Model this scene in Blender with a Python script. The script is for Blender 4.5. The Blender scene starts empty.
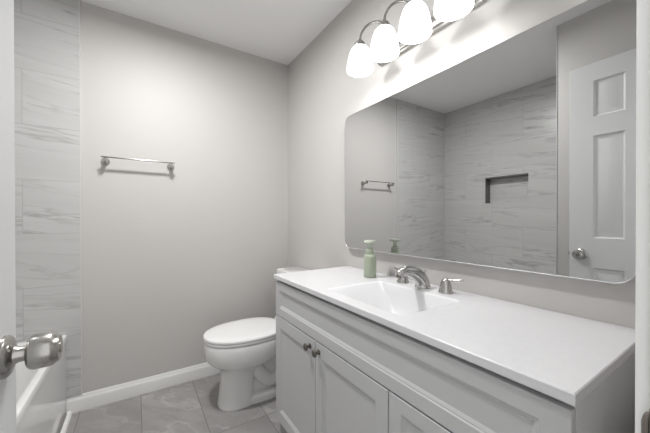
import bpy, bmesh, math, random
from mathutils import Vector, Matrix
PI = math.pi
random.seed(4)
SC = bpy.context.scene
COL = SC.collection

# ------------------------------------------------------------------ camera
cam_d = bpy.data.cameras.new('camera')
cam = bpy.data.objects.new('camera', cam_d)
COL.objects.link(cam)
SC.camera = cam
cam_d.sensor_width = 36.0
cam_d.lens = 36.0 * 294.27 / 650.0
cam_d.shift_x = -3.054 / 650.0
cam_d.shift_y = 4.034 / 650.0
cam_d.clip_start = 0.01
yaw, pitch, roll = math.radians(33.0856), math.radians(-0.2758), math.radians(-0.0656)
F = Vector((math.sin(yaw), math.cos(yaw), 0)); R = Vector((math.cos(yaw), -math.sin(yaw), 0)); U = Vector((0, 0, 1))
F2 = F * math.cos(pitch) + U * math.sin(pitch); U2 = U * math.cos(pitch) - F * math.sin(pitch)
R3 = R * math.cos(roll) + U2 * math.sin(roll); U3 = U2 * math.cos(roll) - R * math.sin(roll)
cam.matrix_world = Matrix(((R3.x, U3.x, -F2.x, 0), (R3.y, U3.y, -F2.y, 0), (R3.z, U3.z, -F2.z, 1.1385), (0, 0, 0, 1)))

# ------------------------------------------------------------------ world, exposure
world = bpy.data.worlds.new('world'); SC.world = world
world.use_nodes = True
bgn = world.node_tree.nodes['Background']
bgn.inputs['Color'].default_value = (1.0, 1.0, 1.0, 1)
bgn.inputs['Strength'].default_value = 0.85
SC.view_settings.view_transform = 'Standard'
SC.view_settings.look = 'None'
SC.view_settings.gamma = 1.0
SC.view_settings.use_curve_mapping = False
SC.view_settings.exposure = 0.48
SHADE_EMIT = 1.6      # glow of the frosted glass
BULB_WATT = 0.6       # each bulb
CEIL_WATT = 17.5       # flush ceiling lamp

# ------------------------------------------------------------------ materials
def mat(name, color, rough=0.5, metal=0.0, coat=0.0, spec=0.5, sheen=0.0):
    m = bpy.data.materials.new(name); m.use_nodes = True
    b = m.node_tree.nodes['Principled BSDF']
    b.inputs['Base Color'].default_value = (*color, 1)
    b.inputs['Roughness'].default_value = rough
    b.inputs['Metallic'].default_value = metal
    b.inputs['Coat Weight'].default_value = coat
    b.inputs['Coat Roughness'].default_value = 0.05
    b.inputs['Specular IOR Level'].default_value = spec
    return m

def nd(m, t, **kw):
    n = m.node_tree.nodes.new(t)
    for k, v in kw.items(): setattr(n, k, v)
    return n
def lk(m, a, b): m.node_tree.links.new(a, b)

def bumpy(m, scale=300, strength=0.05, dist=0.001):
    tc = nd(m, 'ShaderNodeTexCoord'); no = nd(m, 'ShaderNodeTexNoise'); bp = nd(m, 'ShaderNodeBump')
    no.inputs['Scale'].default_value = scale; no.inputs['Detail'].default_value = 3
    bp.inputs['Strength'].default_value = strength; bp.inputs['Distance'].default_value = dist
    lk(m, tc.outputs['Object'], no.inputs['Vector']); lk(m, no.outputs['Fac'], bp.inputs['Height'])
    lk(m, bp.outputs['Normal'], m.node_tree.nodes['Principled BSDF'].inputs['Normal'])
    return m

def mottled(m, c1, c2, scale, detail=2):
    b = m.node_tree.nodes['Principled BSDF']
    tc = nd(m, 'ShaderNodeTexCoord'); no = nd(m, 'ShaderNodeTexNoise'); cr = nd(m, 'ShaderNodeValToRGB')
    no.inputs['Scale'].default_value = scale; no.inputs['Detail'].default_value = detail
    cr.color_ramp.elements[0].position = 0.35; cr.color_ramp.elements[0].color = (*c1, 1)
    cr.color_ramp.elements[1].position = 0.65; cr.color_ramp.elements[1].color = (*c2, 1)
    lk(m, tc.outputs['Object'], no.inputs['Vector']); lk(m, no.outputs['Fac'], cr.inputs['Fac'])
    lk(m, cr.outputs['Color'], b.inputs['Base Color'])
    return m

def stone_tile(name, uaxis, vaxis, u0, v0, bw, rh, base, dark, light, grout, vein_scale, stretch, rough, mortar=0.0016, dark_amt=0.8, light_amt=0.0, tone=0.06, slant=0.18, relief=0.25, shift_by=0.5, dark_w=0.045, light_w=0.022, mask_lo=0.42):
    """Rectangular veined stone tile: running bond, a fresh vein drawing per tile."""
    m = bpy.data.materials.new(name); m.use_nodes = True
    b = m.node_tree.nodes['Principled BSDF']
    tc = nd(m, 'ShaderNodeTexCoord'); sp = nd(m, 'ShaderNodeSeparateXYZ'); lk(m, tc.outputs['Object'], sp.inputs[0])
    def shift(ax, o):
        a = nd(m, 'ShaderNodeMath', operation='SUBTRACT'); lk(m, sp.outputs[ax], a.inputs[0]); a.inputs[1].default_value = o; return a.outputs[0]
    u, v = shift(uaxis, u0), shift(vaxis, v0)
    cm = nd(m, 'ShaderNodeCombineXYZ'); lk(m, u, cm.inputs[0]); lk(m, v, cm.inputs[1])
    br = nd(m, 'ShaderNodeTexBrick'); br.offset = shift_by; br.offset_frequency = 2; br.squash = 1.0
    br.inputs['Scale'].default_value = 1.0; br.inputs['Mortar Size'].default_value = mortar
    br.inputs['Mortar Smooth'].default_value = 0.3; br.inputs['Bias'].default_value = 0.0
    br.inputs['Brick Width'].default_value = bw; br.inputs['Row Height'].default_value = rh
    br.inputs['Color1'].default_value = (0, 0, 0, 1); br.inputs['Color2'].default_value = (1, 1, 1, 1); br.inputs['Mortar'].default_value = (0.5, 0.5, 0.5, 1)
    lk(m, cm.outputs[0], br.inputs['Vector'])
    # slanted, stretched coordinates for the veins
    sl = nd(m, 'ShaderNodeMath', operation='MULTIPLY'); lk(m, u, sl.inputs[0]); sl.inputs[1].default_value = slant
    sv = nd(m, 'ShaderNodeMath', operation='ADD'); lk(m, v, sv.inputs[0]); lk(m, sl.outputs[0], sv.inputs[1])
    su = nd(m, 'ShaderNodeMath', operation='MULTIPLY'); lk(m, u, su.inputs[0]); su.inputs[1].default_value = stretch
    se = nd(m, 'ShaderNodeMath', operation='MULTIPLY'); lk(m, br.outputs['Color'], se.inputs[0]); se.inputs[1].default_value = 37.0
    vc = nd(m, 'ShaderNodeCombineXYZ'); lk(m, su.outputs[0], vc.inputs[0]); lk(m, sv.outputs[0], vc.inputs[1]); lk(m, se.outputs[0], vc.inputs[2])
    def ridged(scale, width, det, dist):
        n = nd(m, 'ShaderNodeTexNoise'); n.inputs['Scale'].default_value = scale; n.inputs['Detail'].default_value = det
        n.inputs['Distortion'].default_value = dist; n.inputs['Roughness'].default_value = 0.55
        lk(m, vc.outputs[0], n.inputs['Vector'])
        a = nd(m, 'ShaderNodeMath', operation='SUBTRACT'); lk(m, n.outputs['Fac'], a.inputs[0]); a.inputs[1].default_value = 0.5
        c = nd(m, 'ShaderNodeMath', operation='ABSOLUTE'); lk(m, a.outputs[0], c.inputs[0])
        r = nd(m, 'ShaderNodeMapRange'); lk(m, c.outputs[0], r.inputs['Value'])
        r.inputs['From Min'].default_value = 0.0; r.inputs['From Max'].default_value = width
        r.inputs['To Min'].default_value = 1.0; r.inputs['To Max'].default_value = 0.0
        p = nd(m, 'ShaderNodeMath', operation='POWER'); lk(m, r.outputs[0], p.inputs[0]); p.inputs[1].default_value = 1.6
        return p.outputs[0]
    big = nd(m, 'ShaderNodeTexNoise'); big.inputs['Scale'].default_value = vein_scale * 0.7; big.inputs['Detail'].default_value = 4
    lk(m, vc.outputs[0], big.inputs['Vector'])
    def mul(a, k):
        x = nd(m, 'ShaderNodeMath', operation='MULTIPLY'); lk(m, a, x.inputs[0])
        if isinstance(k, float): x.inputs[1].default_value = k
        else: lk(m, k, x.inputs[1])
        return x.outputs[0]
    mask = nd(m, 'ShaderNodeMapRange'); lk(m, big.outputs['Fac'], mask.inputs['Value'])
    mask.inputs['From Min'].default_value = mask_lo; mask.inputs['From Max'].default_value = 0.68
    v1 = mul(mul(ridged(vein_scale, dark_w, 5, 0.4), mask.outputs[0]), dark_amt)
    v2 = mul(mul(ridged(vein_scale * 0.9, light_w, 5, 0.35), mask.outputs[0]), light_amt)
    base_mix = nd(m, 'ShaderNodeMix', data_type='RGBA')
    base_mix.inputs['A'].default_value = (*[c * (1 - tone * 1.6) for c in base], 1); base_mix.inputs['B'].default_value = (*[c * (1 + tone * 1.6) for c in base], 1)
    lk(m, big.outputs['Fac'], base_mix.inputs['Factor'])
    m1 = nd(m, 'ShaderNodeMix', data_type='RGBA'); lk(m, v1, m1.inputs['Factor']); lk(m, base_mix.outputs['Result'], m1.inputs['A']); m1.inputs['B'].default_value = (*dark, 1)
    m2 = nd(m, 'ShaderNodeMix', data_type='RGBA'); lk(m, v2, m2.inputs['Factor']); lk(m, m1.outputs['Result'], m2.inputs['A']); m2.inputs['B'].default_value = (*light, 1)
    m3 = nd(m, 'ShaderNodeMix', data_type='RGBA'); lk(m, br.outputs['Fac'], m3.inputs['Factor']); lk(m, m2.outputs['Result'], m3.inputs['A']); m3.inputs['B'].default_value = (*grout, 1)
    lk(m, m3.outputs['Result'], b.inputs['Base Color'])
    b.inputs['Roughness'].default_value = rough
    inv = nd(m, 'ShaderNodeMath', operation='SUBTRACT'); inv.inputs[0].default_value = 1.0; lk(m, br.outputs['Fac'], inv.inputs[1])
    bp = nd(m, 'ShaderNodeBump'); bp.inputs['Strength'].default_value = relief; bp.inputs['Distance'].default_value = 0.001
    lk(m, inv.outputs[0], bp.inputs['Height']); lk(m, bp.outputs['Normal'], b.inputs['Normal'])
    return m

M = {}
M['wall'] = bumpy(mat('wall_paint', (0.56, 0.545, 0.528), 0.55), 260, 0.06)
M['ceiling'] = bumpy(mat('ceiling_paint', (0.89, 0.89, 0.89), 0.8), 200, 0.06)
M['trim'] = mat('trim_paint', (0.80, 0.80, 0.785), 0.32)
M['door'] = mat('door_paint', (0.67, 0.68, 0.68), 0.35)
TB, TD, TL, TG = (0.55, 0.547, 0.54), (0.25, 0.247, 0.243), (0.66, 0.66, 0.66), (0.42, 0.415, 0.405)
M['tile_back'] = stone_tile('wall_tile_stone_back', 0, 2, -0.2205, 0.455, 0.605, 0.302, TB, TD, TL, TG, 12.0, 0.11, 0.3, light_amt=0.3, dark_amt=0.75, slant=0.10, tone=0.07)
M['tile_left'] = stone_tile('wall_tile_stone_left', 1, 2, 1.9885, 0.455, 0.605, 0.302, TB, TD, TL, TG, 12.0, 0.11, 0.3, light_amt=0.3, dark_amt=0.75, slant=-0.10, tone=0.07)
M['floor'] = stone_tile('floor_tile_stone', 1, 0, 1.015, 0.326, 0.61, 0.305, (0.32, 0.31, 0.302), (0.21, 0.20, 0.193), (0.50, 0.49, 0.48), (0.12, 0.115, 0.11), 4.2, 0.7, 0.3, mortar=0.0017, dark_amt=0.55, light_amt=0.85, tone=0.34, slant=0.6, dark_w=0.07, light_w=0.032, mask_lo=0.3, shift_by=0.0)
M['porcelain'] = mat('porcelain', (0.80, 0.80, 0.79), 0.09, coat=0.4)
M['seat_plastic'] = mat('seat_plastic', (0.82, 0.82, 0.815), 0.16)
M['tub'] = mat('tub_enamel', (0.79, 0.79, 0.78), 0.14, coat=0.3)
M['quartz'] = mottled(mat('vanity_top_stone', (0.70, 0.70, 0.715), 0.22), (0.69, 0.69, 0.708), (0.71, 0.71, 0.725), 60, 4)
M['cabinet'] = mat('cabinet_paint', (0.54, 0.543, 0.548), 0.38)
M['nickel'] = mat('brushed_nickel', (0.46, 0.45, 0.43), 0.24, metal=1.0)
M['chrome'] = mat('polished_chrome', (0.55, 0.545, 0.535), 0.16, metal=1.0)
M['pewter'] = mat('dark_pewter', (0.17, 0.155, 0.14), 0.35, metal=0.9)
M['steel'] = mat('strike_steel', (0.30, 0.275, 0.25), 0.3, metal=1.0)
M['silver'] = mat('mirror_silvering', (0.70, 0.705, 0.705), 0.004, metal=1.0)
M['frame'] = mat('frame_metal', (0.52, 0.52, 0.52), 0.34, metal=0.5)
M['niche_shade'] = mat('niche_shade_grey', (0.17, 0.165, 0.16), 0.4, metal=0.6)  # dark grey that paints the shade inside the niche
M['tile_trim'] = mat('tile_edge_trim', (0.62, 0.615, 0.60), 0.35)
M['caulk'] = mat('caulk', (0.84, 0.84, 0.82), 0.5)
M['sage'] = mottled(mat('sage_plastic', (0.38, 0.42, 0.33), 0.38), (0.365, 0.41, 0.315), (0.395, 0.435, 0.345), 14, 2)
M['pale_sage'] = mat('pale_sage_plastic', (0.50, 0.54, 0.46), 0.38)
M['black'] = mat('dark_void', (0.03, 0.03, 0.03), 0.6)
M['water_pipe'] = mat('braided_steel', (0.5, 0.5, 0.5), 0.35, metal=0.9)
def emitter(name, base, color, strength, rough=0.35):
    m = mat(name, base, rough); b = m.node_tree.nodes['Principled BSDF']
    b.inputs['Emission Color'].default_value = (*color, 1); b.inputs['Emission Strength'].default_value = strength
    return m
M['shade'] = emitter('frosted_lamp_glass', (0.85, 0.85, 0.84), (1.0, 1.0, 0.995), SHADE_EMIT)
M['bulb'] = emitter('bulb_glass', (0.9, 0.9, 0.9), (1.0, 1.0, 0.995), 6.0)

# ------------------------------------------------------------------ mesh builder
class MB:
    def __init__(self): self.bm = bmesh.new()
    def face(self, pts):
        vs = [self.bm.verts.new(p) for p in pts]
        try: return self.bm.faces.new(vs)
        except ValueError: return None
    def box(self, lo, hi, bev=0.0, seg=2):
        lo, hi = Vector(lo), Vector(hi)
        r = bmesh.ops.create_cube(self.bm, size=1.0)
        vs = r['verts']
        for v in vs:
            v.co = Vector((lo[i] + (v.co[i] + 0.5) * (hi[i] - lo[i]) for i in range(3)))
        if bev > 0:
            es = list({e for v in vs for e in v.link_edges})
            bmesh.ops.bevel(self.bm, geom=es, offset=bev, segments=seg, affect='EDGES', profile=0.5)
        return self
    def loft(self, rings, cap0=True, cap1=True, closed=True):
        rows = [[self.bm.verts.new(p) for p in r] for r in rings]
        n = len(rows[0])
        for a, b in zip(rows, rows[1:]):
            for i in range(n if closed else n - 1):
                j = (i + 1) % n
                self.bm.faces.new((a[i], a[j], b[j], b[i]))
        if cap0: self.bm.faces.new(list(reversed(rows[0])))
        if cap1: self.bm.faces.new(rows[-1])
        return self
    def lathe(self, prof, origin, axis=(0, 0, 1), seg=32, cap0=True, cap1=True):
        q = Vector((0, 0, 1)).rotation_difference(Vector(axis).normalized()); o = Vector(origin)
        rings = []
        for r, h in prof:
            rings.append([o + q @ Vector((max(r, 1e-5) * math.cos(2 * PI * i / seg), max(r, 1e-5) * math.sin(2 * PI * i / seg), h)) for i in range(seg)])
        return self.loft(rings, cap0, cap1)
    def tube(self, path, rad, seg=14, sx=1.0, cap=True):
        P = [Vector(p) for p in path]; n = len(P)
        rr = rad if isinstance(rad, (list, tuple)) else [rad] * n
        t0 = (P[1] - P[0]).normalized()
        ref = Vector((0, 0, 1)) if abs(t0.z) < 0.9 else Vector((0, 1, 0))
        nrm = (ref - t0 * ref.dot(t0)).normalized()
        rings = []
        for i in range(n):
            t = (P[min(i + 1, n - 1)] - P[max(i - 1, 0)]).normalized()
            nrm = (nrm - t * nrm.dot(t)).normalized(); bn = t.cross(nrm)
            rings.append([P[i] + (nrm * math.cos(2 * PI * k / seg) + bn * sx * math.sin(2 * PI * k / seg)) * rr[i] for k in range(seg)])
        return self.loft(rings, cap, cap)
    def build(self, name, material, parent=None, smooth=40, kind=None, recalc=True):
        if recalc: bmesh.ops.recalc_face_normals(self.bm, faces=self.bm.faces[:])
        me = bpy.data.meshes.new(name)
        if parent is not None:
            off = parent.get('_o')
            p, o = parent, Vector((0, 0, 0))
            while p is not None:
                o += p.location; p = p.parent
            for v in self.bm.verts: v.co -= o
        for f in self.bm.faces: f.smooth = True
        self.bm.to_mesh(me); self.bm.free()
        if hasattr(me, 'set_sharp_from_angle'): me.set_sharp_from_angle(angle=math.radians(smooth))
        me.materials.append(material)
        ob = bpy.data.objects.new(name, me); COL.objects.link(ob)
        if parent is not None: ob.parent = parent
        if kind: ob['kind'] = kind
        return ob

def thing(name, loc, label, cat, group=None):
    o = bpy.data.objects.new(name, None); COL.objects.link(o)
    o.empty_display_size = 0.05
    o.location = loc; o['label'] = label; o['category'] = cat
    if group: o['group'] = group
    return o

def spline(pts, n=8):
    """Catmull-Rom through pts."""
    P = [Vector(p) for p in pts]; P = [P[0] * 2 - P[1]] + P + [P[-1] * 2 - P[-2]]
    out = []
    for i in range(1, len(P) - 2):
        for k in range(n):
            t = k / n
            out.append(0.5 * ((2 * P[i]) + (P[i + 1] - P[i - 1]) * t + (2 * P[i - 1] - 5 * P[i] + 4 * P[i + 1] - P[i + 2]) * t * t + (3 * P[i] - P[i - 1] - 3 * P[i + 1] + P[i + 2]) * t ** 3))
    out.append(P[-2]); return out

def rrect(cx, cy, hx, hy, r, seg=6):
    """Rounded rectangle loop, counter-clockwise, 4*(seg+1) points (2D)."""
    out = []
    for (sx, sy, a0) in ((1, 1, 0), (-1, 1, PI / 2), (-1, -1, PI), (1, -1, 1.5 * PI)):
        for k in range(seg + 1):
            a = a0 + PI / 2 * k / seg
            out.append((cx + sx * (hx - r) + r * math.cos(a), cy + sy * (hy - r) + r * math.sin(a)))
    return out

def paneled(mb, O, u, v, n, W_, H_, T, holes, prof, back=None, ch=0.0015):
    """Slab W_ x H_ x T (front at O plane, thickness going along -n) whose front has moulded panels.
    holes: (u0,u1,v0,v1); prof: [(inset, depth)...] loops from the hole edge, the last is capped."""
    O, u, v, n = Vector(O), Vector(u), Vector(v), Vector(n)
    def pt(a, b, d): return O + u * a + v * b + n * d
    def face_side(base, nn, hs):
        def q(a, b, d): return O + u * a + v * b + n * base + nn * d
        us = sorted({ch, W_ - ch, *[x for h in hs for x in h[:2]]}); vs = sorted({ch, H_ - ch, *[x for h in hs for x in h[2:]]})
        for i in range(len(us) - 1):
            for j in range(len(vs) - 1):
                cu, cv = (us[i] + us[i + 1]) / 2, (vs[j] + vs[j + 1]) / 2
                if any(h[0] < cu < h[1] and h[2] < cv < h[3] for h in hs): continue
                mb.face([q(us[i], vs[j], 0), q(us[i + 1], vs[j], 0), q(us[i + 1], vs[j + 1], 0), q(us[i], vs[j + 1], 0)])
        for h in hs:
            loops = [[(h[0], h[2]), (h[1], h[2]), (h[1], h[3]), (h[0], h[3])]]; ds = [0.0]
            for ins, d in prof:
                loops.append([(h[0] + ins, h[2] + ins), (h[1] - ins, h[2] + ins), (h[1] - ins, h[3] - ins), (h[0] + ins, h[3] - ins)]); ds.append(d)
            for (A, da), (B, db) in zip(zip(loops, ds), zip(loops[1:], ds[1:])):
                for i in range(4):
                    j = (i + 1) % 4
                    mb.face([q(*A[i], -da), q(*A[j], -da), q(*B[j], -db), q(*B[i], -db)])
            mb.face([q(*p, -ds[-1]) for p in loops[-1]])
    face_side(0, n, holes)
    face_side(-T, -n, holes if back else [])
    inn = [(ch, ch), (W_ - ch, ch), (W_ - ch, H_ - ch), (ch, H_ - ch)]; out = [(0, 0), (W_, 0), (W_, H_), (0, H_)]
    lv = [(inn, 0), (out, -ch), (out, -T + ch), (inn, -T)]
    for (A, da), (B, db) in zip(lv, lv[1:]):
        for i in range(4):
            j = (i + 1) % 4
            mb.face([pt(*A[i], da), pt(*A[j], da), pt(*B[j], db), pt(*B[i], db)])
    bmesh.ops.remove_doubles(mb.bm, verts=mb.bm.verts[:], dist=1e-5)

# ------------------------------------------------------------------ dimensions (metres; camera stands at x=0,y=0)
W, D, H = 1.0794, 2.2775, 2.44       # mirror wall, far wall, ceiling
XL = -1.100                          # tiled wall behind the tub
XT = -0.279                          # edge of the tile on the far wall
YN = 0.068                           # room face of the door wall
YW = 0.814                           # near end of the tub alcove
TUBX, TUBZ = -0.340, 0.470
JX = 0.427                           # strike jamb
HX = -0.2115                         # hinge jamb

def struct(name, mb, m, parent=None, smooth=40): return mb.build(name, m, parent, smooth, kind='structure' if parent is None else None)

# floor, ceiling, walls
b = MB(); b.box((XL - 0.15, -1.6, -0.08), (W + 0.12, D + 0.12, 0.0)); struct('floor', b, M['floor'])
b = MB(); b.box((XL - 0.15, -0.045, H), (W + 0.12, D + 0.12, H + 0.08)); struct('ceiling', b, M['ceiling'])
b = MB(); b.box((W, -0.045, 0), (W + 0.12, D + 0.12, H)); struct('wall_right', b, M['wall'])
b = MB(); b.box((XL - 0.15, D, 0), (W, D + 0.12, H)); struct('wall_back', b, M['wall'])
# door wall with its opening
b = MB(); b.box((JX + 0.02, -0.045, 0), (W, YN, H)); b.box((HX - 0.02, -0.045, 2.09), (JX + 0.02, YN, H)); struct('wall_front', b, M['wall'])
b = MB(); b.box((XL - 0.15, -0.045, 0), (HX - 0.02, YN, H)); b.box((XL - 0.15, YN, 0), (-0.285, YW, H)); struct('wall_entry', b, M['wall'])
# left wall of the tub alcove with its niche
NY0, NY1, NZ0, NZ1, ND = 1.336, 1.757, 1.308, 1.585, 0.09
b = MB()
b.box((XL - 0.15, YW, 0), (XL, NY0, H)); b.box((XL - 0.15, NY1, 0), (XL, D, H))
b.box((XL - 0.15, NY0, 0), (XL, NY1, NZ0)); b.box((XL - 0.15, NY0, NZ1), (XL, NY1, H)); b.box((XL - 0.15, NY0, NZ0), (XL - ND, NY1, NZ1))
struct('wall_left', b, M['tile_left'])
t = MB()  # dark strips imitate the shaded far side and top of the niche
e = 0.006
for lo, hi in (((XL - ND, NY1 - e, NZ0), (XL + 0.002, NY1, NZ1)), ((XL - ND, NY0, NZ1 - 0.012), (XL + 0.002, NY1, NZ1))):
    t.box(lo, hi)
struct('niche_shade_strips', t, M['niche_shade'])
# tile panels on the far wall and the near end of the alcove
b = MB(); b.box((XL, D - 0.010, 0.094), (XT, D, H)); struct('wall_back_tile', b, M['tile_back'])
b = MB(); b.box((XT, D - 0.011, 0.094), (XT + 0.005, D, H)); struct('trim_tile_edge', b, M['tile_trim'])
b = MB(); b.box((XL, YW, TUBZ), (-0.287, YW + 0.010, H)); struct('wall_entry_tile', b, M['tile_back'])
b = MB(); b.box((-0.289, YW + 0.008, 0), (-0.2835, YW + 0.012, H)); struct('trim_alcove_corner', b, M['tile_trim'])

# baseboards (stepped, with an eased top)
def base_profile(d): return [(0, 0), (d, 0), (d, 0.066), (d * 0.86, 0.074), (d * 0.62, 0.079), (d * 0.5, 0.088), (d * 0.3, 0.0945), (0, 0.0945)]
def baseboard(name, p0, p1, nrm):
    p0, p1, nrm = Vector(p0), Vector(p1), Vector(nrm)
    pr = base_profile(0.016)
    m_ = MB(); m_.loft([[p + nrm * a + Vector((0, 0, z)) for a, z in pr] for p in (p0, p1)]); struct(name, m_, M['trim'], smooth=25)
baseboard('baseboard_back', (TUBX - 0.0055, D, 0), (W, D, 0), (0, -1, 0))
baseboard('baseboard_right', (W, 1.425, 0), (W, D - 0.016, 0), (-1, 0, 0))
baseboard('baseboard_right_near', (W, YN, 0), (W, 0.185, 0), (-1, 0, 0))
baseboard('baseboard_front', (0.50, YN, 0), (W - 0.017, YN, 0), (0, 1, 0))
baseboard('baseboard_entry', (-0.285, 0.09, 0), (-0.285, YW - 0.004, 0), (1, 0, 0))
# quarter round along the foot of the tub
m_ = MB(); q = [(0, 0)] + [(0.020 * math.cos(a), 0.020 * math.sin(a)) for a in [PI / 2 * k / 6 for k in range(7)]]
m_.loft([[Vector((TUBX + 0.002 + a, y, z)) for a, z in q] for y in (YW + 0.005, D - 0.017)]); struct('trim_tub_foot', m_, M['caulk'])

# door lining: jambs, head, casings
b = MB()
b.box((JX, -0.045, 0), (JX + 0.019, YN + 0.002, 2.09), 0.0015); b.box((HX - 0.019, -0.045, 0), (HX, YN + 0.002, 2.09), 0.0015); b.box((HX - 0.019, -0.045, 2.072), (JX + 0.019, YN + 0.002, 2.09), 0.0015)
b.box((JX - 0.011, -0.025, 0), (JX, 0.020, 2.072), 0.001)
def casing(x0, x1, z0, z1): b.box((x0, YN, z0), (x1, YN + 0.0135, z1), 0.003)
casing(JX + 0.004, JX + 0.062, 0, 2.135); casing(HX - 0.062, HX - 0.004, 0, 2.135); casing(HX - 0.004, JX + 0.004, 2.077, 2.135)
door_trim = struct('trim_door', b, M['trim'])
# strike plate with its curled lip on the jamb edge
s = MB(); s.box((JX - 0.0015, 0.030, 0.893), (JX + 0.001, YN + 0.002, 0.950), 0.0005)
lip = [(JX + 0.0012, YN + 0.001), (JX - 0.001, YN + 0.003), (JX - 0.0005, YN + 0.0055), (JX + 0.0015, YN + 0.0075), (JX + 0.0036, YN + 0.0085)]
lip2 = [(x + 0.0012, y - 0.001) for x, y in reversed(lip)]
for za, zb in ((0.898, 0.945),):
    zs = [za, za + 0.004, zb - 0.012, zb - 0.006, zb - 0.002, zb]
    sc_ = [0.55, 1.0, 1.0, 0.85, 0.6, 0.25]
    s.loft([[Vector((x, YN + 0.001 + (y - YN - 0.001) * k, z)) for x, y in lip + lip2] for z, k in zip(zs, sc_)])
o = s.build('strike_plate', M['steel'], door_trim); o['label'] = 'dark steel strike plate'

# ------------------------------------------------------------------ door leaf, open against the entry wall
DY0, DY1, DXF, DXB, DZ0, DZ1 = 0.085, 0.719, -0.1745, -0.2095, 0.010, 2.0625
dw = DY1 - DY0
cols = [(0.114, 0.251), (dw - 0.251, dw - 0.114)]
rows = [(0.215, 0.838), (1.014, 1.621), (1.733, 1.946)]
holes = [(c0, c1, r0, r1) for c0, c1 in cols for r0, r1 in rows]
m_ = MB()
paneled(m_, (DXF, DY0, DZ0), (0, 1, 0), (0, 0, 1), (1, 0, 0), dw, DZ1 - DZ0, DXF - DXB, holes, [(0.004, 0.006), (0.010, 0.010), (0.013, 0.010), (0.036, 0.0035)], back=True)
door = m_.build('door_1', M['door'], None, 25, kind='structure')
door['label'] = 'open white six-panel door at the left edge with a brushed nickel knob'
def knob(side, name):
    s_ = MB(); x0 = DXF if side > 0 else DXB; z = 0.9236; y = DY1 - 0.058
    ax = (side, 0, 0)
    s_.lathe([(0.0, 0), (0.0325, 0), (0.0325, 0.004), (0.029, 0.008), (0.020, 0.011), (0.0145, 0.0125), (0.0120, 0.018), (0.0115, 0.028)], (x0, y, z), ax, 40)
    k = s_.build(name + '_rose', M['nickel'], door, 35)
    g = MB()
    ln = 1.0 if side > 0 else 0.82
    g.lathe([(0.0115, 0.025), (0.0150, 0.0265), (0.0230, 0.0285), (0.0265, 0.0320), (0.0275, 0.036), (0.0272, 0.055), (0.0262, 0.0580), (0.0212, 0.0645), (0.0195, 0.0665), (0.0, 0.0665)] if side > 0 else
            [(0.0125, 0.024), (0.0215, 0.028), (0.0275, 0.033), (0.0275, 0.049), (0.0215, 0.0575), (0.0, 0.058)], (x0, y, z), ax, 40)
    g.build(name, M['nickel'], k, 22)
    if side > 0:
        h = MB(); h.lathe([(0.008, 0.066), (0.008, 0.0678), (0.0, 0.0678)], (x0, y, z), ax, 24); h.lathe([(0.0016, 0.067), (0.0016, 0.0684), (0, 0.0684)], (x0, y, z), ax, 12)
        h.build('privacy_pin', M['steel'], k)
knob(1, 'door_knob'); knob(-1, 'door_knob')
l = MB(); l.box((DXB + 0.006, DY1 - 0.001, 0.895), (DXF - 0.006, DY1 + 0.0012, 0.952), 0.0004); l.box((DXB + 0.013, DY1, 0.915), (DXF - 0.012, DY1 + 0.009, 0.933), 0.002)
l.build('latch', M['steel'], door)
for hz in (0.25, 1.05, 1.85):
    g = MB(); g.lathe([(0.0065, -0.045), (0.0065, 0.045)], (DXB + 0.0, DY0 - 0.007, hz), (0, 0, 1), 14); g.build('hinge', M['nickel'], door)

# ------------------------------------------------------------------ bathtub
tub = thing('bathtub', ((XL + TUBX) / 2, (YW + D) / 2, 0), 'white alcove bathtub with plain apron between the grey tiled walls', 'bathtub')
ya, yb = YW + 0.0105, D - 0.0105
m_ = MB()
tcx, tcy, thx, thy = (XL + 0.001 + TUBX) / 2, (ya + yb) / 2, (TUBX - XL - 0.001) / 2, (yb - ya) / 2
def tring(ix, iy, r, z, cx=tcx): return [Vector((x, y, z)) for x, y in rrect(cx, tcy, thx - ix, thy - iy, r, 8)]
m_.loft([tring(0.006, 0.0, 0.003, 0.0), tring(0.006, 0.0, 0.003, TUBZ - 0.040), tring(0.0, 0.0, 0.003, TUBZ - 0.032), tring(0.0, 0.0, 0.003, TUBZ - 0.008), tring(0.003, 0.002, 0.004, TUBZ - 0.002), tring(0.009, 0.006, 0.006, TUBZ),
         tring(0.058, 0.050, 0.10, TUBZ, tcx + 0.033), tring(0.065, 0.057, 0.11, TUBZ - 0.004, tcx + 0.033), tring(0.071, 0.063, 0.11, TUBZ - 0.014, tcx + 0.033), tring(0.090, 0.10, 0.11, TUBZ - 0.15, tcx + 0.024), tring(0.115, 0.16, 0.11, TUBZ - 0.31), tring(0.14, 0.20, 0.10, TUBZ - 0.365), tring(0.19, 0.26, 0.09, TUBZ - 0.385)])
m_.build('tub_body', M['tub'], tub, 35)
g = MB(); g.lathe([(0.028, 0), (0.028, 0.003), (0.022, 0.005), (0.0, 0.005)], (tcx, ya + 0.36, TUBZ - 0.385), (0, 0, 1), 24); g.build('drain', M['chrome'], tub)

# ------------------------------------------------------------------ toilet (back against the mirror wall, facing the tub)
TY = 1.862
toilet = thing('toilet', (0.62, TY, 0), 'white two-piece elongated toilet with closed lid beside the vanity', 'toilet')
def egg(a0, a1, hw, z, nb=2.4, nf=2.15, split=0.44, n=48):
    ca = a0 + (a1 - a0) * split; out = []
    for i in range(n):
        t_ = 2 * PI * i / n; c, s_ = math.cos(t_), math.sin(t_)
        L, e_ = ((a1 - ca), nf) if c > 0 else ((ca - a0), nb)
        a = ca + L * math.copysign(abs(c) ** (2 / e_), c); y = hw * math.copysign(abs(s_) ** (2 / (nf if c > 0 else nb)), s_)
        out.append(Vector((W - a, TY + y, z)))
    return out
m_ = MB()
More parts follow.
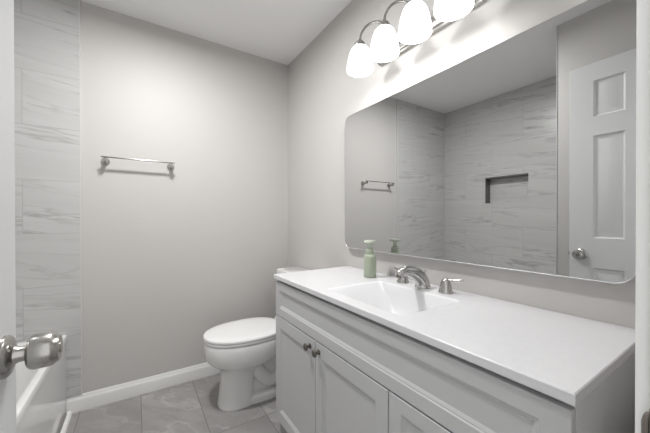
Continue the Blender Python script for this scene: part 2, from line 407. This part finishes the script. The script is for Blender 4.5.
# front pedestal flowing up into the bowl and its rim band
m_.loft([egg(0.455, 0.668, 0.104, 0.0, 3.2, 2.3), egg(0.455, 0.670, 0.106, 0.012, 3.2, 2.3), egg(0.458, 0.664, 0.101, 0.03, 3.2, 2.3), egg(0.458, 0.655, 0.097, 0.10, 3.2, 2.3), egg(0.452, 0.650, 0.097, 0.17, 3.0, 2.3),
         egg(0.430, 0.652, 0.105, 0.215, 2.8), egg(0.385, 0.676, 0.132, 0.245, 2.5), egg(0.32, 0.706, 0.162, 0.266), egg(0.275, 0.728, 0.179, 0.288), egg(0.255, 0.739, 0.186, 0.310), egg(0.25, 0.743, 0.189, 0.350), egg(0.25, 0.744, 0.189, 0.392), egg(0.254, 0.740, 0.185, 0.401)])
# low foot running back, slim web and the moulded trapway on both sides
m_.loft([egg(0.10, 0.60, 0.105, 0.0, 4, 3), egg(0.10, 0.60, 0.105, 0.028, 4, 3), egg(0.11, 0.59, 0.093, 0.042, 4, 3), egg(0.13, 0.57, 0.07, 0.05, 4, 3)])
m_.loft([egg(0.12, 0.52, 0.058, 0.03, 4, 4), egg(0.13, 0.52, 0.058, 0.2, 4, 4), egg(0.06, 0.50, 0.085, 0.32, 4, 4), egg(0.03, 0.46, 0.13, 0.385, 4, 4), egg(0.03, 0.44, 0.135, 0.398, 4, 4)])
for sd in (-1, 1):
    pth = spline([(W - 0.47, TY + sd * 0.045, 0.24), (W - 0.42, TY + sd * 0.05, 0.16), (W - 0.36, TY + sd * 0.05, 0.105), (W - 0.29, TY + sd * 0.05, 0.12), (W - 0.24, TY + sd * 0.05, 0.20), (W - 0.19, TY + sd * 0.05, 0.24), (W - 0.15, TY + sd * 0.045, 0.16), (W - 0.14, TY + sd * 0.04, 0.04)], 6)
    m_.tube(pth, 0.046, 16)
bowl = m_.build('bowl', M['porcelain'], toilet, 50)
for sd in (-1, 1):
    g = MB(); g.lathe([(0.014, 0), (0.014, 0.006), (0.010, 0.016), (0.0, 0.019)], (W - 0.31, TY + sd * 0.083, 0.0415), (0, 0, 1), 20); g.build('bolt_cap', M['seat_plastic'], toilet)
m_ = MB(); m_.loft([egg(0.262, 0.741, 0.184, 0.4025), egg(0.258, 0.746, 0.188, 0.407), egg(0.258, 0.747, 0.189, 0.415), egg(0.262, 0.743, 0.186, 0.4205)])
m_.build('seat', M['seat_plastic'], toilet, 35)
m_ = MB(); m_.loft([egg(0.262, 0.744, 0.186, 0.4225), egg(0.258, 0.748, 0.190, 0.426), egg(0.258, 0.748, 0.190, 0.434), egg(0.262, 0.744, 0.186, 0.4395), egg(0.275, 0.732, 0.175, 0.4425), egg(0.33, 0.68, 0.125, 0.4445), egg(0.42, 0.59, 0.05, 0.4455)])
lid = m_.build('lid', M['seat_plastic'], toilet, 35)
for sd in (-1, 1):
    g = MB(); g.box((W - 0.262, TY + sd * 0.075 - 0.022, 0.401), (W - 0.228, TY + sd * 0.075 + 0.022, 0.447), 0.010, 3); g.build('hinge', M['seat_plastic'], toilet)
def trect(a0, a1, hw, z, r): return [Vector((x, y, z)) for x, y in rrect(W - (a0 + a1) / 2, TY, (a1 - a0) / 2, hw, r, 6)]
m_ = MB(); m_.loft([trect(0.035, 0.17, 0.165, 0.3985, 0.03), trect(0.028, 0.183, 0.185, 0.412, 0.035), trect(0.022, 0.188, 0.196, 0.45, 0.035), trect(0.020, 0.190, 0.207, 0.66, 0.035), trect(0.020, 0.190, 0.209, 0.722, 0.035)])
m_.build('tank', M['porcelain'], toilet, 35)
m_ = MB(); m_.loft([trect(0.014, 0.194, 0.215, 0.7225, 0.03), trect(0.010, 0.198, 0.221, 0.728, 0.032), trect(0.010, 0.198, 0.222, 0.756, 0.032), trect(0.014, 0.194, 0.218, 0.765, 0.03), trect(0.03, 0.18, 0.20, 0.769, 0.03)])
m_.build('tank_lid', M['porcelain'], toilet, 35)
g = MB(); g.lathe([(0.012, 0), (0.012, 0.008), (0.008, 0.011), (0.006, 0.022)], (W - 0.189, TY + 0.15, 0.67), (-1, 0, 0), 20)
g.tube(spline([(W - 0.207, TY + 0.152, 0.67), (W - 0.212, TY + 0.12, 0.668), (W - 0.210, TY + 0.075, 0.660)], 6), [0.006] * 7 + [0.0075] * 5 + [0.005], 12)
g.build('flush_lever', M['chrome'], toilet)

# ------------------------------------------------------------------ vanity cabinet
VY0, VY1, VXF, VZT = 0.186, 1.426, 0.604, 0.8325
vanity = thing('vanity_cabinet', ((VXF + W) / 2, (VY0 + VY1) / 2, 0), 'light grey painted vanity cabinet with two framed doors under the white top', 'cabinet')
CF = VXF + 0.019
m_ = MB()
m_.box((CF, VY0, 0), (W - 0.002, VY0 + 0.018, VZT), 0.001); m_.box((CF, VY1 - 0.018, 0), (W - 0.002, VY1, VZT), 0.001)
m_.box((CF + 0.001, VY0 + 0.018, 0.095), (W - 0.003, VY1 - 0.018, 0.113)); m_.box((W - 0.012, VY0 + 0.018, 0.113), (W - 0.002, VY1 - 0.018, VZT - 0.001))
m_.box((CF + 0.0015, VY0 + 0.018, 0.62), (CF + 0.02, VY1 - 0.018, VZT - 0.001))
m_.box((CF + 0.0015, 1.003, 0.113), (CF + 0.02, 1.043, 0.62)); m_.box((CF + 0.0015, 0.592, 0.113), (W - 0.012, 0.632, 0.62))
m_.box((CF + 0.06, VY0 + 0.018, 0.0), (CF + 0.075, VY1 - 0.018, 0.095))
m_.build('carcass', M['cabinet'], vanity)
PR = [(0.003, 0.003), (0.006, 0.003), (0.014, 0.0075)]
def front(name, y0, y1, z0, z1, st, rl=None):
    # u runs towards -y so that the front looks into the room
    rl = rl or st; w_, h_ = y1 - y0, z1 - z0
    f_ = MB(); paneled(f_, (VXF, y1, z0), (0, -1, 0), (0, 0, 1), (-1, 0, 0), w_, h_, 0.018, [(st, w_ - st, rl, h_ - rl)], PR)
    return f_.build(name, M['cabinet'], vanity, 20)
def cab_knob(par, y, z):
    k = MB(); k.lathe([(0.0105, 0), (0.0105, 0.003), (0.0065, 0.005), (0.0055, 0.012), (0.0095, 0.0165), (0.0145, 0.019), (0.0155, 0.0225), (0.0135, 0.0255), (0.006, 0.0275), (0.0, 0.028)], (VXF, y, z), (-1, 0, 0), 24)
    k.build('knob', M['pewter'], par)['label'] = 'dark pewter knob'
front('false_front', VY0 + 0.001, VY1 - 0.001, 0.650, 0.8190, 0.048, 0.040)
d1 = front('door', 1.025, VY1 - 0.001, 0.112, 0.645, 0.050, 0.055); cab_knob(d1, 1.025 + 0.040, 0.611)
d2 = front('door', 0.614, 1.021, 0.112, 0.645, 0.050, 0.055); cab_knob(d2, 1.021 - 0.026, 0.611)
zs = [0.112, 0.287, 0.465, 0.649]
for z0, z1 in zip(zs, zs[1:]):
    dr = front('drawer', VY0 + 0.001, 0.610, z0, z1 - 0.004, 0.045, 0.040); cab_knob(dr, (VY0 + 0.610) / 2, (z0 + z1) / 2)

# ------------------------------------------------------------------ vanity top with its moulded basin
TZ, TZB = 0.8538, 0.8335
TX0, TX1, TY0, TY1 = 0.5956, W - 0.001, 0.180, 1.4310
top = thing('countertop', ((TX0 + TX1) / 2, (TY0 + TY1) / 2, TZB), 'white stone vanity top with a moulded rectangular basin', 'countertop')
SXC, SYC, SHX, SHY = 0.797, 0.8055, 0.146, 0.2025
m_ = MB(); bm = m_.bm
SEG = 6
def slab_face(z, inner_in, flip):
    inner = [bm.verts.new((x, y, z)) for x, y in rrect(SXC, SYC, SHX + inner_in, SHY + inner_in, 0.014, SEG)]
    c = 0.002 if flip is False else 0.0
    oc = [bm.verts.new((TX1, TY1 - c, z)), bm.verts.new((TX0 + c, TY1 - c, z)), bm.verts.new((TX0 + c, TY0 + c, z)), bm.verts.new((TX1, TY0 + c, z))]
    n = SEG + 1
    for k in range(4):
        for i in range(SEG): bm.faces.new((oc[k], inner[k * n + i + 1], inner[k * n + i]))
        k2 = (k + 1) % 4
        bm.faces.new((oc[k], oc[k2], inner[k2 * n], inner[k * n + SEG]))
    return inner, oc
ti, to = slab_face(TZ, 0.0, False); bi, bo = slab_face(TZB, 0.004, True)
mid = [bm.verts.new(p) for p in ((TX1, TY1, TZ - 0.002), (TX0, TY1, TZ - 0.002), (TX0, TY0, TZ - 0.002), (TX1, TY0, TZ - 0.002))]
for k in range(4):
    k2 = (k + 1) % 4
    bm.faces.new((to[k], to[k2], mid[k2], mid[k])); bm.faces.new((mid[k], mid[k2], bo[k2], bo[k]))
m_.build('slab', M['quartz'], top, 30)
m_ = MB()
def sring(x0, x1, y0, y1, r, z): return [Vector((x, y, z)) for x, y in rrect((x0 + x1) / 2, (y0 + y1) / 2, (x1 - x0) / 2, (y1 - y0) / 2, r, SEG)]
X0, X1, Y0, Y1 = SXC - SHX, SXC + SHX, SYC - SHY, SYC + SHY
m_.loft([sring(X0 - 0.001, X1 + 0.001, Y0 - 0.001, Y1 + 0.001, 0.015, TZ + 0.0003), sring(X0 + 0.003, X1 - 0.002, Y0 + 0.003, Y1 - 0.003, 0.014, TZ - 0.0015), sring(X0 + 0.007, X1 - 0.004, Y0 + 0.008, Y1 - 0.008, 0.014, TZ - 0.006),
         sring(X0 + 0.020, X1 - 0.009, Y0 + 0.040, Y1 - 0.040, 0.014, TZ - 0.040), sring(X0 + 0.034, X1 - 0.014, Y0 + 0.075, Y1 - 0.075, 0.012, TZ - 0.080), sring(X0 + 0.043, X1 - 0.020, Y0 + 0.097, Y1 - 0.097, 0.014, TZ - 0.108),
         sring(X0 + 0.055, X1 - 0.032, Y0 + 0.115, Y1 - 0.115, 0.018, TZ - 0.121), sring(X0 + 0.075, X1 - 0.055, Y0 + 0.135, Y1 - 0.135, 0.03, TZ - 0.126), sring(X0 + 0.115, X1 - 0.105, Y0 + 0.18, Y1 - 0.18, 0.012, TZ - 0.128)], cap0=False)
m_.build('basin', mat('basin_stone', (0.74, 0.74, 0.755), 0.30), top, 35)
g = MB(); g.lathe([(0.021, 0), (0.021, 0.002), (0.016, 0.003), (0.015, 0.006), (0.0, 0.008)], (SXC + 0.01, SYC, TZ - 0.128), (0, 0, 1), 24); g.build('drain', M['chrome'], top)

# ------------------------------------------------------------------ faucet
FX, FY = 1.000, 0.812
TZ0 = TZ; TZ = TZ + 0.0004
faucet = thing('faucet', (FX, FY, TZ), 'brushed nickel widespread faucet with arched spout and two lever handles', 'faucet')
m_ = MB()
pth = spline([(FX, FY, TZ + 0.002), (FX - 0.003, FY, TZ + 0.022), (FX - 0.022, FY, TZ + 0.047), (FX - 0.056, FY, TZ + 0.067), (FX - 0.093, FY, TZ + 0.077), (FX - 0.126, FY, TZ + 0.074), (FX - 0.141, FY, TZ + 0.059)], 6)
rk = [0.029, 0.0280, 0.0255, 0.0228, 0.0195, 0.0170, 0.0145]
rad = [rk[min(i // 6, 5)] + (rk[min(i // 6, 5) + 1] - rk[min(i // 6, 5)]) * ((i - 6 * min(i // 6, 5)) / 6) for i in range(len(pth))]
m_.lathe([(0.032, 0), (0.032, 0.005), (0.030, 0.009), (0.027, 0.014)], (FX, FY, TZ), (0, 0, 1), 32)
m_.tube(pth, rad, 20, sx=1.1)
sp_ = m_.build('spout', M['chrome'], faucet, 50)
g = MB(); g.lathe([(0.0028, 0), (0.0028, 0.016), (0.0055, 0.017), (0.0055, 0.023), (0.0, 0.025)], (FX + 0.008, FY, TZ + 0.046), (0.25, 0, 1), 14); g.build('lift_rod', M['chrome'], sp_)
g = MB(); g.lathe([(0.0105, 0), (0.0105, 0.007)], (FX - 0.143, FY, TZ + 0.053), (0.35, 0, 1), 18); g.build('aerator', M['steel'], sp_)
for sd in (1, -1):
    hy = FY + sd * 0.109
    m_ = MB(); m_.lathe([(0.027, 0), (0.027, 0.005), (0.0245, 0.010), (0.0235, 0.013), (0.0225, 0.022), (0.019, 0.036), (0.0155, 0.046), (0.0125, 0.052), (0.006, 0.0555), (0.0, 0.056)], (FX, hy, TZ), (0, 0, 1), 32)
    hb = m_.build('handle', M['chrome'], faucet, 50)
    g = MB()
    g.tube(spline([(FX, hy, TZ + 0.046), (FX + 0.003, hy + sd * -0.0 - 0.02 * (1 if sd < 0 else -1), TZ + 0.050), (FX + 0.008, hy + sd * 0.045, TZ + 0.054), (FX + 0.012, hy + sd * 0.066, TZ + 0.057)], 6), [0.0065] * 6 + [0.0045] * 6 + [0.0042] * 4 + [0.0052, 0.005, 0.003], 12)
    g.build('lever', M['chrome'], hb)

TZ = TZ0 + 0.0002
# ------------------------------------------------------------------ soap bottle
BX, BY = 0.962, 1.099
bot = thing('soap_bottle', (BX, BY, TZ), 'sage green pump soap bottle on the vanity top by the mirror', 'bottle')
m_ = MB(); m_.lathe([(0.0, 0.0), (0.0275, 0.0), (0.0305, 0.003), (0.031, 0.007), (0.031, 0.094), (0.0305, 0.100), (0.028, 0.107), (0.0235, 0.1115), (0.019, 0.113)], (BX, BY, TZ), (0, 0, 1), 40)
m_.build('bottle_body', M['sage'], bot, 40)
m_ = MB(); m_.lathe([(0.0195, 0.1125), (0.0205, 0.114), (0.0205, 0.134), (0.0190, 0.1375), (0.013, 0.1385), (0.0125, 0.143), (0.0, 0.143)], (BX, BY, TZ), (0, 0, 1), 36)
m_.build('collar', M['sage'], bot, 40)
m_ = MB(); m_.lathe([(0.0095, 0.1425), (0.0095, 0.167)], (BX, BY, TZ), (0, 0, 1), 20)
m_.lathe([(0.013, 0.166), (0.0275, 0.168), (0.0285, 0.170), (0.0285, 0.177), (0.0265, 0.180), (0.0, 0.181)], (BX, BY, TZ), (0, 0, 1), 36)
m_.tube([(BX - 0.01, BY, TZ + 0.1735), (BX - 0.026, BY, TZ + 0.1735), (BX - 0.036, BY, TZ + 0.171)], [0.006, 0.0055, 0.0045], 12)
m_.build('pump_head', M['pale_sage'], bot, 40)

# ------------------------------------------------------------------ mirror
MY0, MY1, MZ0, MZ1, MXF = 0.190, 1.425, 0.9675, 1.7440, 1.0480
mir = thing('wall_mirror', (W, (MY0 + MY1) / 2, (MZ0 + MZ1) / 2), 'large rectangular wall mirror with rounded corners and thin bright metal frame', 'mirror')
def mring(ins, x, r): return [Vector((x, y, z)) for y, z in rrect((MY0 + MY1) / 2, (MZ0 + MZ1) / 2, (MY1 - MY0) / 2 - ins, (MZ1 - MZ0) / 2 - ins, r, 10)]
m_ = MB()
rings = [mring(0.0, W - 0.001, 0.05), mring(0.0, MXF - 0.0005, 0.05), mring(0.001, MXF - 0.002, 0.049), mring(0.0025, MXF - 0.002, 0.0475), mring(0.0035, MXF - 0.001, 0.0465), mring(0.0035, W - 0.001, 0.0465)]
m_.loft(rings + [rings[0]], False, False)
bmesh.ops.remove_doubles(m_.bm, verts=m_.bm.verts[:], dist=1e-6)
m_.build('frame', M['frame'], mir, 30)
m_ = MB(); m_.loft([mring(0.003, MXF + 0.006, 0.047), mring(0.003, MXF, 0.047)]); m_.build('mirror_glass', M['silver'], mir, 30)

# ------------------------------------------------------------------ vanity light
LX, LZT = 0.915, 1.976
LYS = [0.866 + 0.168 * k for k in (1.5, 0.5, -0.5, -1.5)]
lamp = thing('vanity_light', (W, 0.866, 1.965), 'four-lamp brushed nickel vanity light with frosted bell shades above the mirror', 'light')
m_ = MB()
def bring(ins, x): return [Vector((x, y, z)) for y, z in rrect(0.866, 1.968, 0.292 - ins, 0.034 - ins, 0.030 - ins * 0.8, 8)]
m_.loft([bring(0.0, W - 0.0008), bring(0.0, W - 0.012), bring(0.003, W - 0.017), bring(0.010, W - 0.019), bring(0.013, W - 0.024), bring(0.018, W - 0.027)])
m_.build('backplate', M['nickel'], lamp, 30)
SHP = [(r * 1.065, h * 0.84) for r, h in ((0.0240, 0.0), (0.0315, -0.005), (0.0395, -0.017), (0.0470, -0.038), (0.0530, -0.066), (0.0577, -0.096), (0.0598, -0.120), (0.0600, -0.140))]
for i, ly in enumerate(LYS):
    m_ = MB()
    ay = ly - (0.095, 0.080, -0.080, -0.095)[i]
    m_.lathe([(0.017, 0), (0.017, 0.004), (0.011, 0.010), (0.0065, 0.012)], (W - 0.027, ay, 1.968), (-1, 0, 0), 22)
    def ap(t, x, z): return (x, ly + (ay - ly) * t, z)
    pth = spline([ap(1, W - 0.030, 1.968), ap(0.99, W - 0.040, 1.980), ap(0.98, W - 0.045, 2.020), ap(0.90, W - 0.058, 2.060), ap(0.72, W - 0.078, 2.086), ap(0.48, W - 0.106, 2.094), ap(0.23, W - 0.136, 2.079), ap(0.05, W - 0.158, 2.044), (LX, ly, LZT + 0.034)], 6)
    m_.tube(pth, 0.0058, 12)
    m_.build('arm', M['nickel'], lamp, 45)
    m_ = MB(); m_.lathe([(0.0, 0.038), (0.008, 0.036), (0.010, 0.028), (0.018, 0.024), (0.0245, 0.016), (0.0255, 0.008), (0.0255, -0.006), (0.022, -0.007)], (LX, ly, LZT), (0, 0, 1), 28)
    m_.build('socket_cup', M['nickel'], lamp, 40)
    m_ = MB(); pr = SHP + [(r - 0.0035, h) for r, h in reversed(SHP)]
    m_.lathe(pr + [pr[0]], (LX, ly, LZT), (0, 0, 1), 40, False, False)
    bmesh.ops.remove_doubles(m_.bm, verts=m_.bm.verts[:], dist=1e-6)
    sh = m_.build('glass_shade', M['shade'], lamp, 50)
    m_ = MB(); m_.lathe([(0.0125, -0.008), (0.0125, -0.024), (0.016, -0.030), (0.025, -0.043), (0.0285, -0.058), (0.027, -0.073), (0.020, -0.085), (0.010, -0.0905), (0.0, -0.092)], (LX, ly, LZT), (0, 0, 1), 28)
    m_.build('bulb', M['bulb'], sh, 60)
    ld = bpy.data.lights.new('bulb_light', 'POINT'); ld.energy = BULB_WATT; ld.shadow_soft_size = 0.02; ld.color = (1.0, 0.99, 0.98)
    lo = bpy.data.objects.new('bulb_light', ld); COL.objects.link(lo); lo.location = (LX, ly, LZT - 0.106)

# ------------------------------------------------------------------ towel bar on the far wall
bar_y = D - 0.068
tb = thing('towel_bar', (0.02, D, 1.505), 'short brushed nickel towel bar on the grey far wall', 'towel bar')
m_ = MB(); m_.box((-0.176, bar_y - 0.007, 1.5095), (0.2175, bar_y + 0.007, 1.5170), 0.003); m_.build('bar', M['nickel'], tb)
for px in (-0.158, 0.198):
    m_ = MB(); m_.lathe([(0.022, 0.0005), (0.022, 0.006), (0.019, 0.012), (0.014, 0.019), (0.0115, 0.030), (0.0115, 0.066), (0.010, 0.072)], (px, D, 1.498), (0, -1, 0), 26)
    m_.build('post', M['nickel'], tb, 40)

# ------------------------------------------------------------------ other real lamps: flush ceiling lamp over the entry
cl = thing('ceiling_light', (0.12, 1.40, H), 'round flush white ceiling lamp in the middle of the room', 'light')
m_ = MB(); m_.lathe([(0.12, 0.0), (0.12, -0.02), (0.113, -0.026)], (0.12, 1.40, H), (0, 0, 1), 36); m_.build('lamp_rim', M['trim'], cl)
m_ = MB(); m_.lathe([(0.113, -0.026), (0.107, -0.036), (0.08, -0.046), (0.04, -0.052), (0.0, -0.053)], (0.12, 1.40, H), (0, 0, 1), 36, False, True); m_.build('diffuser', emitter('ceiling_lamp_glass', (0.9, 0.9, 0.9), (1, 1, 0.99), 2.0), cl)
ld = bpy.data.lights.new('ceiling_lamp_light', 'AREA'); ld.shape = 'DISK'; ld.size = 0.21; ld.energy = CEIL_WATT; ld.color = (1.0, 0.995, 0.985)
lo = bpy.data.objects.new('ceiling_lamp_light', ld); COL.objects.link(lo); lo.location = (0.12, 1.40, H - 0.058)
